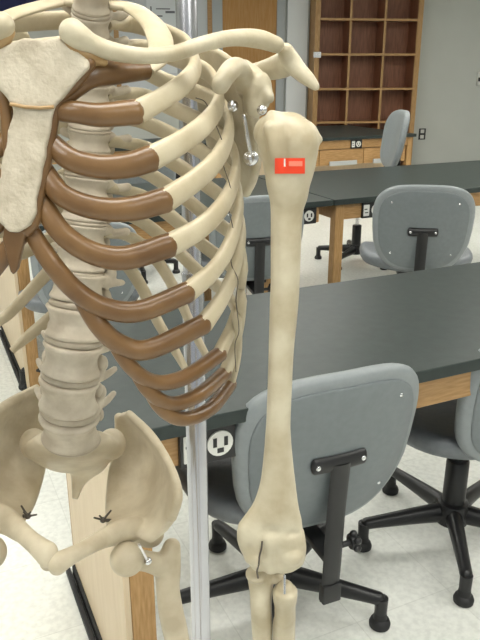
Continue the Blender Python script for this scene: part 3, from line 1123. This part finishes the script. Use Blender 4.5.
# coracoid hook
add_tube(bm, [(P(246, 84, .615), .010), (P(240, 70, .60), .0085), (P(233, 68, .588), .008), (P(226, 76, .576), .0078), (P(220, 86, .568), .0072)], 6, 14)
sme = remeshed(bm, 0.0016, 4)
carve(sme, [(259, 98, 9, 12, .0032), (243, 104, 4, 14, .0015)])
sco = bone_obj('scapula', sme, M['bone'])
mirrored(sco, 'scapula', MIR_C, M['bone'])
for (x, y, D, r) in ((233, 106, .612, .0048), (262, 110, .590, .0042), (251, 158, .608, .0066)):
    bm = bmesh.new()
    add_ball(bm, P(x, y, D), r, seg=20)
    bone_obj('pin_head', bm, M['steel'], sco)
bm = bmesh.new()
add_tube(bm, [(P(244, 116, .600), .0016), (P(247, 135, .600), .0016), (P(251, 156, .604), .0016)], 4, 10)
bone_obj('spring_wire', bm, M['steel'], sco)

# ---- humerus
rows = [(113.5, 279, 293), (115, 272, 299), (118, 265, 304), (123, 260, 309), (129, 257, 313.5), (136, 256, 317.5), (142, 257, 319.5), (150, 258.5, 319), (160, 261.5, 317), (172, 264, 314), (184, 266, 310.5), (196, 268.5, 308), (213, 270.5, 303), (250, 270.5, 301), (280, 270.5, 300), (310, 269.5, 298), (350, 268.5, 294), (400, 267, 291.5), (430, 265.5, 290.5), (460, 263, 293), (485, 259.5, 296), (505, 253, 299), (518, 245.5, 302), (527, 239.5, 304), (533, 236.5, 304.5), (540, 238, 306), (548, 243, 307), (556, 246, 306), (565, 249, 302), (571, 257, 294)]

def hum_D(y):
    return 0.562 + (0.528 - 0.562) * (y - 113) / (573 - 113)


q = cr(rows, 5)
pts, ra, rb_ = [], [], []
for y, l, r in q:
    D = hum_D(y)
    a, b = P(l, y, D), P(r, y, D)
    hw = (b - a).length / 2
    pts.append((a + b) / 2)
    ra.append(hw)
    rb_.append(hw * np.interp(y, [113, 150, 200, 400, 450, 520, 550, 571], [0.80, 0.82, 0.95, 0.95, 0.8, 0.42, 0.36, 0.36]))
bm = bmesh.new()
add_sweep(bm, pts, ra, rb_, ref=(1, 0, 0), seg=28)
add_ball(bm, P(272, 133, hum_D(134) + .010), (.0150, .018, .0145))       # head
add_ball(bm, P(287, 131, hum_D(131)), (.0190, .0165, .0147))
add_tube(bm, [(P(302, 130, hum_D(130) - .004), .0075), (P(312, 135, hum_D(135) - .002), .0060), (P(320.5, 140, hum_D(139)), .0026)], 5, 12)
add_tube(bm, [(P(270, 128, hum_D(128) - .012), .006), (P(274, 150, hum_D(150) - .014), .005), (P(279, 175, hum_D(175) - .010), .004)], 5, 12)
# elbow: condyles, epicondyles
e = hum_D(555)
add_ball(bm, P(242, 534, e + .002), (.0045, .007, .0065))                 # inner epicondyle
add_tube(bm, [(P(252, 555, e), .0090), (P(259, 556, e - .001), .0112), (P(266, 555, e), .0092)], 5, 16)
add_ball(bm, P(290, 554, e - .001), (.0135, .0108, .0125))
add_ball(bm, P(275, 554, e), (.010, .010, .0105))
add_ball(bm, P(300, 540, e + .002), (.005, .008, .011))
hme = remeshed(bm, 0.0013, 7)
carve(hme, [(263, 560, 3.5, 16, .0042), (277, 562, 3.5, 12, .0028), (270, 533, 10, 6, .0036), (292, 534, 7, 4, .0022), (249, 549, 4, 4, .0014), (300, 520, 4, 10, -.0008), (284, 152, 4, 26, .0022), (263, 148, 4, 10, .0016), (276, 250, 3, 40, .0006), (285, 440, 4, 40, -.0010)])
hum = bone_obj('humerus', hme, M['bone'])
bm = bmesh.new()
bm.from_mesh(hme)
bm.transform(Matrix.Translation(SKO))
hb = BVHTree.FromBMesh(bm)
bm.free()


def on_bone(px, py, lift):
    o = Vector((0, 0, CH))
    d = (P(px, py, 1.0) - o).normalized()
    hit = hb.ray_cast(o, d)
    p, n = hit[0], hit[1]
    return p + n * lift


def surface_patch(x0, x1, y0, y1, lift, nx=16, ny=10):
    bm = bmesh.new()
    g = [[bm.verts.new(on_bone(x0 + (x1 - x0) * i / nx, y0 + (y1 - y0) * j / ny, lift)) for i in range(nx + 1)] for j in range(ny + 1)]
    for j in range(ny):
        for i in range(nx):
            bm.faces.new((g[j][i], g[j][i + 1], g[j + 1][i + 1], g[j + 1][i]))
    fs = list(bm.faces)
    ex = bmesh.ops.extrude_face_region(bm, geom=fs)
    vs = [v for v in ex['geom'] if isinstance(v, bmesh.types.BMVert)]
    bmesh.ops.translate(bm, verts=vs, vec=(0, -0.0003, 0))
    return bm


stk = bone_obj('sticker', surface_patch(275, 304.5, 158, 173.5, 0.0005), M['sticker'], hum)
stk['label'] = 'orange-red paper sticker on the upper arm bone'
bone_obj('printed_mark', surface_patch(284, 286, 158.6, 166.5, 0.0008, 3, 8), M['outlet'], stk)
bone_obj('printed_mark', surface_patch(289, 302, 161, 166, 0.0008, 8, 6), M['sticker_print'], stk)
bm = bmesh.new()
w = [on_bone(x, y, 0.0008) for x, y in ((262, 541), (261, 548), (259, 556), (258.5, 564))]
add_sweep(bm, [Vector(p) for p in cr([list(p) for p in w], 5)], 0.0008, seg=6)
add_sweep(bm, [P(258.5, 565, e - .011), P(257, 571, e - .006), P(258, 578, e - .004)], 0.0009, seg=6)
bone_obj('elbow_wire', bm, M['wire'], hum)
mirrored(hum, 'humerus', MIR_C, M['bone'])

# ---- ulna and radius
bm = bmesh.new()
add_tube(bm, [(P(261, 575, e + .010), .0135, .012), (P(261, 590, e + .006), .0112, .010), (P(261, 605, e + .004), .0103), (P(262.5, 640, e + .004), .0098), (P(268, 760, e - .01), .0065), (P(272, 930, e - .03), .0060)], 8, 16)
add_ball(bm, P(257, 574, e + .006), (.011, .012, .006))
add_ball(bm, P(277, 577, e + .008), (.008, .009, .005))
ul = bone_obj('ulna', remeshed(bm, 0.0014, 3), M['bone'])
mirrored(ul, 'ulna', MIR_C, M['bone'])
bm = bmesh.new()
add_tube(bm, [(P(285, 588, e - .002), .0085), (P(285, 591, e - .002), .0116), (P(285, 600, e - .002), .0112), (P(285, 606, e - .002), .0100), (P(285, 618, e - .001), .0102), (P(284, 640, e), .0108), (P(288, 760, e - .02), .0070), (P(300, 930, e - .04), .0100)], 6, 18)
ra_o = bone_obj('radius', remeshed(bm, 0.0013, 2), M['bone'])
mirrored(ra_o, 'radius', MIR_C, M['bone'])
bm = bmesh.new()
add_sweep(bm, [P(284.5, 575, e - .005), P(284.5, 594, e - .013)], 0.0011, seg=8)
bone_obj('elbow_pin', bm, M['steel'], ra_o)

# ---- spine
spine = []
Tc = [1, 25, 48, 71, 94, 118, 141, 164, 187, 210, 234, 258]
for i, y in enumerate(Tc):
    x = np.interp(y, [-20, 60, 150, 230, 268], [92, 90, 89, 83, 80])
    D = np.interp(i, [0, 2, 6, 11], [.634, .652, .662, .652])
    spine.append(('T', P(x, y, D), np.interp(i, [0, 11], [.0160, .0235])))
for i, (x, y, D) in enumerate([(78, 286, .648), (75, 322, .642), (72, 358, .640), (69, 393, .645), (70, 427, .660)]):
    spine.append(('L', P(x, y, D), [.0265, .0280, .0290, .0300, .0310][i]))
spine.insert(0, ('C', P(92, -22, .628), .0125))
spine.insert(0, ('C', P(92, -42, .630), .0120))
centres = [s[1] for s in spine]
S1 = P(73, 449, .688)
centres_n = centres + [S1]
for i, (kind, c, hw) in enumerate(spine):
    up = ((centres_n[i - 1] if i > 0 else c + Vector((0, 0, .02))) - centres_n[i + 1]).normalized()
    gap_up = (centres_n[i - 1] - c).length if i > 0 else 0.02
    gap_dn = (centres_n[i + 1] - c).length
    hgt = 0.5 * (gap_up + gap_dn) * 0.5 * (0.90 if kind != 'L' else 0.88)
    dp = hw * (0.80 if kind == 'T' else 0.74)
    X = Vector((1, 0.0, 0.085)).normalized()
    X = (X - up * X.dot(up)).normalized()
    Y = up.cross(X)
    bm = bmesh.new()
    prof = [(-1.0, 0.88), (-0.92, 1.0), (-0.78, 1.03), (-0.5, 0.93), (0, 0.87), (0.5, 0.93), (0.78, 1.03), (0.92, 1.0), (1.0, 0.88)]
    seg = 28
    V = []
    for z, s in prof:
        ring = []
        for k in range(seg):
            a = 2 * PI * k / seg
            yy = math.sin(a) * dp * s
            if yy > 0:
                yy *= 0.8
            ring.append(bm.verts.new(c + X * (math.cos(a) * hw * s) + Y * yy + up * (z * hgt)))
        V.append(ring)
    for A, B in zip(V, V[1:]):
        for k in range(seg):
            bm.faces.new((A[k], A[(k + 1) % seg], B[(k + 1) % seg], B[k]))
    bm.faces.new(V[0][::-1])
    bm.faces.new(V[-1])
    # arch, transverse processes, spinous process
    k = hw / 0.018
    for s in (-1, 1):
        add_tube(bm, [(c + X * (s * hw * .7) + Y * (dp * .5) + up * hgt * .4, .0045 * k), (c + X * (s * hw * .8) + Y * (dp * 1.3) + up * hgt * .35, .0048 * k), (c + X * (s * hw * 0.6) + Y * (dp * 1.9), .0045 * k)], 3, 10)
        if kind == 'L':
            add_tube(bm, [(c + X * (s * hw * .8) + Y * (dp * 1.1) + up * .002, .0050), (c + X * (s * hw * 1.12) + Y * (dp * 1.5) + up * .003, .0042), (c + X * (s * hw * 1.35) + Y * (dp * 2.0) + up * .003, .0034)], 3, 10)
            add_ball(bm, c + X * (s * hw * .85) + Y * (dp * 1.45) - up * hgt * .9, (.006, .006, .009))
            add_ball(bm, c + X * (s * hw * .95) + Y * (dp * 1.45) + up * hgt * .9, (.006, .006, .009))
        else:
            add_tube(bm, [(c + X * (s * hw * .8) + Y * (dp * 1.2), .0045), (c + X * (s * hw * 1.25) + Y * (dp * 1.7) + up * .001, .0042), (c + X * (s * hw * 1.55) + Y * (dp * 2.1) + up * .002, .0044)], 3, 10)
            add_ball(bm, c + X * (s * hw * .75) + Y * (dp * 1.55) - up * hgt * .95, (.005, .005, .006))
    add_tube(bm, [(c + Y * (dp * 1.8), .005), (c + Y * (dp * 2.4) - up * hgt * .7, .0042), (c + Y * (dp * 2.9) - up * hgt * (1.5 if kind == 'T' else 0.7), .0045)], 3, 10)
    bone_obj('vertebra', remeshed(bm, 0.0014 if kind != 'L' else 0.0017, 2), M['bone_spine'])
    # disc under it
    c2_ = centres_n[i + 1]
    mid = (c + c2_) / 2
    ax = (c - c2_).normalized()
    half = (c - c2_).length * 0.5 * 0.22
    bm = bmesh.new()
    V = []
    for z, s in ((-1, .9), (-.6, .99), (0, 1.03), (.6, .99), (1, .9)):
        ring = []
        for kk in range(seg):
            a = 2 * PI * kk / seg
            yy = math.sin(a) * dp * s
            if yy > 0:
                yy *= 0.8
            ring.append(bm.verts.new(mid + X * (math.cos(a) * hw * s) + Y * yy + ax * (z * half)))
        V.append(ring)
    for A, B in zip(V, V[1:]):
        for kk in range(seg):
            bm.faces.new((A[kk], A[(kk + 1) % seg], B[(kk + 1) % seg], B[kk]))
    bm.faces.new(V[0][::-1])
    bm.faces.new(V[-1])
    bone_obj('disc', bm, M['disc'])

# ---- sacrum and tailbone
srows = [(72, 438, .690, 36, .014), (73, 446, .700, 48, .016), (75, 454, .722, 45, .014), (78, 461, .738, 36, .012), (82, 467, .750, 25, .009), (81, 474, .755, 13, .007), (78, 484, .750, 7, .005), (75, 499, .735, 3.5, .003)]
q = cr([list(P(x, y, D)) + [(P(x + w, y, D) - P(x, y, D)).length, t_] for x, y, D, w, t_ in srows], 5)
bm = bmesh.new()
add_sweep(bm, [Vector(r[:3]) for r in q], [r[3] for r in q], [r[4] for r in q], ref=(1, .05, .085), seg=26, round_ends=False)
add_ball(bm, P(73, 446, .69), (.026, .017, .010))
for s in (-1, 1):
    add_ball(bm, P(73 + s * 39, 444, .715), (.0165, .016, .019))
bone_obj('sacrum', remeshed(bm, 0.0018, 4), M['bone_pelvis'])

# ---- hip bones
HR = [((119, 415, .762), (124, 413, .757), (129, 414, .750)),
      ((121, 430, .768), (136, 429, .750), (149, 433, .714)),
      ((122, 450, .762), (146, 451, .740), (164, 455, .678)),
      ((115, 472, .745), (147, 475, .720), (175, 479, .643)),
      ((111, 493, .720), (146, 496, .695), (178, 498, .618)),
      ((110, 511, .690), (142, 514, .668), (172, 518, .620)),
      ((112, 526, .655), (137, 529, .642), (163, 534, .624)),
      ((117, 536, .634), (133, 538, .630), (152, 541, .628))]
bm = bmesh.new()
add_grid_plate(bm, [[P(*p) for p in r] for r in HR], [[.009, .009, .009], [.010, .006, .009], [.011, .005, .009], [.011, .006, .010], [.011, .008, .011], [.012, .011, .012], [.013, .014, .013], [.013, .015, .013]], 5)
add_tube(bm, [(P(*r[2]), .0052) for r in HR[:6]], 5, 12)
add_tube(bm, [(P(119, 417, .764), .006), (P(121, 430, .770), .008), (P(121, 450, .766), .009), (P(115, 472, .750), .0085), (P(112, 493, .722), .0075), (P(111, 511, .692), .0070), (P(113, 526, .656), .008)], 5, 14)
# socket behind the thigh bone's head
add_ball(bm, P(146, 534, .665), (.021, .018, .017))
# pubic branches
add_tube(bm, [(P(134, 529, .640), .0150, .0120), (P(117, 532, .622), .0120, .0105), (P(100, 540, .600), .0092, .0090), (P(82, 550, .576), .0084, .0082), (P(67, 558, .559), .0094), (P(57, 563, .551), .0108)], 6, 14, ref=(0, 0, 1))
add_tube(bm, [(P(57, 567, .556), .0085), (P(76, 556, .600), .006), (P(103, 543, .650), .0065), (P(122, 536, .695), .010), (P(132, 530, .690), .012), (P(142, 530, .670), .013)], 6, 14)
me = remeshed(bm, 0.0018, 5)
carve(me, [(146, 474, 20, 26, .0025), (140, 548, 12, 6, .003), (84, 552, 10, 5, -.0006)])
hip = bone_obj('hip_bone', me, M['bone_pelvis'])
hip2 = mirrored(hip, 'hip_bone', MIR_P, M['bone_pelvis'])
zc = P(20, 500, .70).z - SKO.z
for v in hip2.data.vertices:                # the right wing sits a little higher and flares further back
    k = max(0.0, v.co.z - zc)
    v.co.z += 0.16 * k
    v.co.y += 0.15 * k
    v.co.x += 0.05 * k
hip2.data.update()
# dark bolt with bent prongs on the inner wall
bp_ = P(103, 520, .655)
bm = bmesh.new()
add_ball(bm, bp_, .0035, seg=12)
for dx, dy, dz in ((-.009, -.004, .006), (-.002, -.006, .010), (.005, -.003, .007), (.009, .004, .010)):
    add_cyl(bm, bp_, bp_ + Vector((dx, dy, dz)), .0014, .001, seg=8)
add_cyl(bm, bp_, bp_ + Vector((.010, .004, -.004)), .002, seg=8)
bo_ = bone_obj('bolt', bm, M['wire'], hip)
mirrored(bo_, 'bolt', MIR_P, M['wire'], hip2)

# ---- thigh bones
fh = P(127, 559, .612)
bm = bmesh.new()
add_ball(bm, fh, .0185)
add_tube(bm, [(fh, .013), (P(146, 561, .632), .0115), (P(164, 566, .648), .014)], 5, 14)
add_tube(bm, [(P(172, 546, .655), .010), (P(170, 556, .652), .0125), (P(168, 572, .648), .0145), (P(168, 590, .640), .0135), (P(171, 612, .634), .0142), (P(177, 640, .632), .0142), (P(186, 700, .63), .0120), (P(196, 800, .63), .0115), (P(201, 900, .63), .013), (P(203, 950, .63), .022)], 8, 18)
k1 = P(203, 965, .63)
for s in (-1, 1):
    add_ball(bm, k1 + Vector((s * .018, .004, -.004)), (.018, .022, .018))
fe = bone_obj('femur', remeshed(bm, 0.0019, 4), M['bone_pelvis'])
fe2 = mirrored(fe, 'femur', MIR_P, M['bone_pelvis'])
bm = bmesh.new()
add_cyl(bm, P(139, 545, .598), P(147, 560, .612), .0016)
add_ball(bm, P(148, 561, .613), .0042, seg=14)
pn_ = bone_obj('hip_pin', bm, M['steel'], fe)
mirrored(pn_, 'hip_pin', MIR_P, M['steel'], fe2)
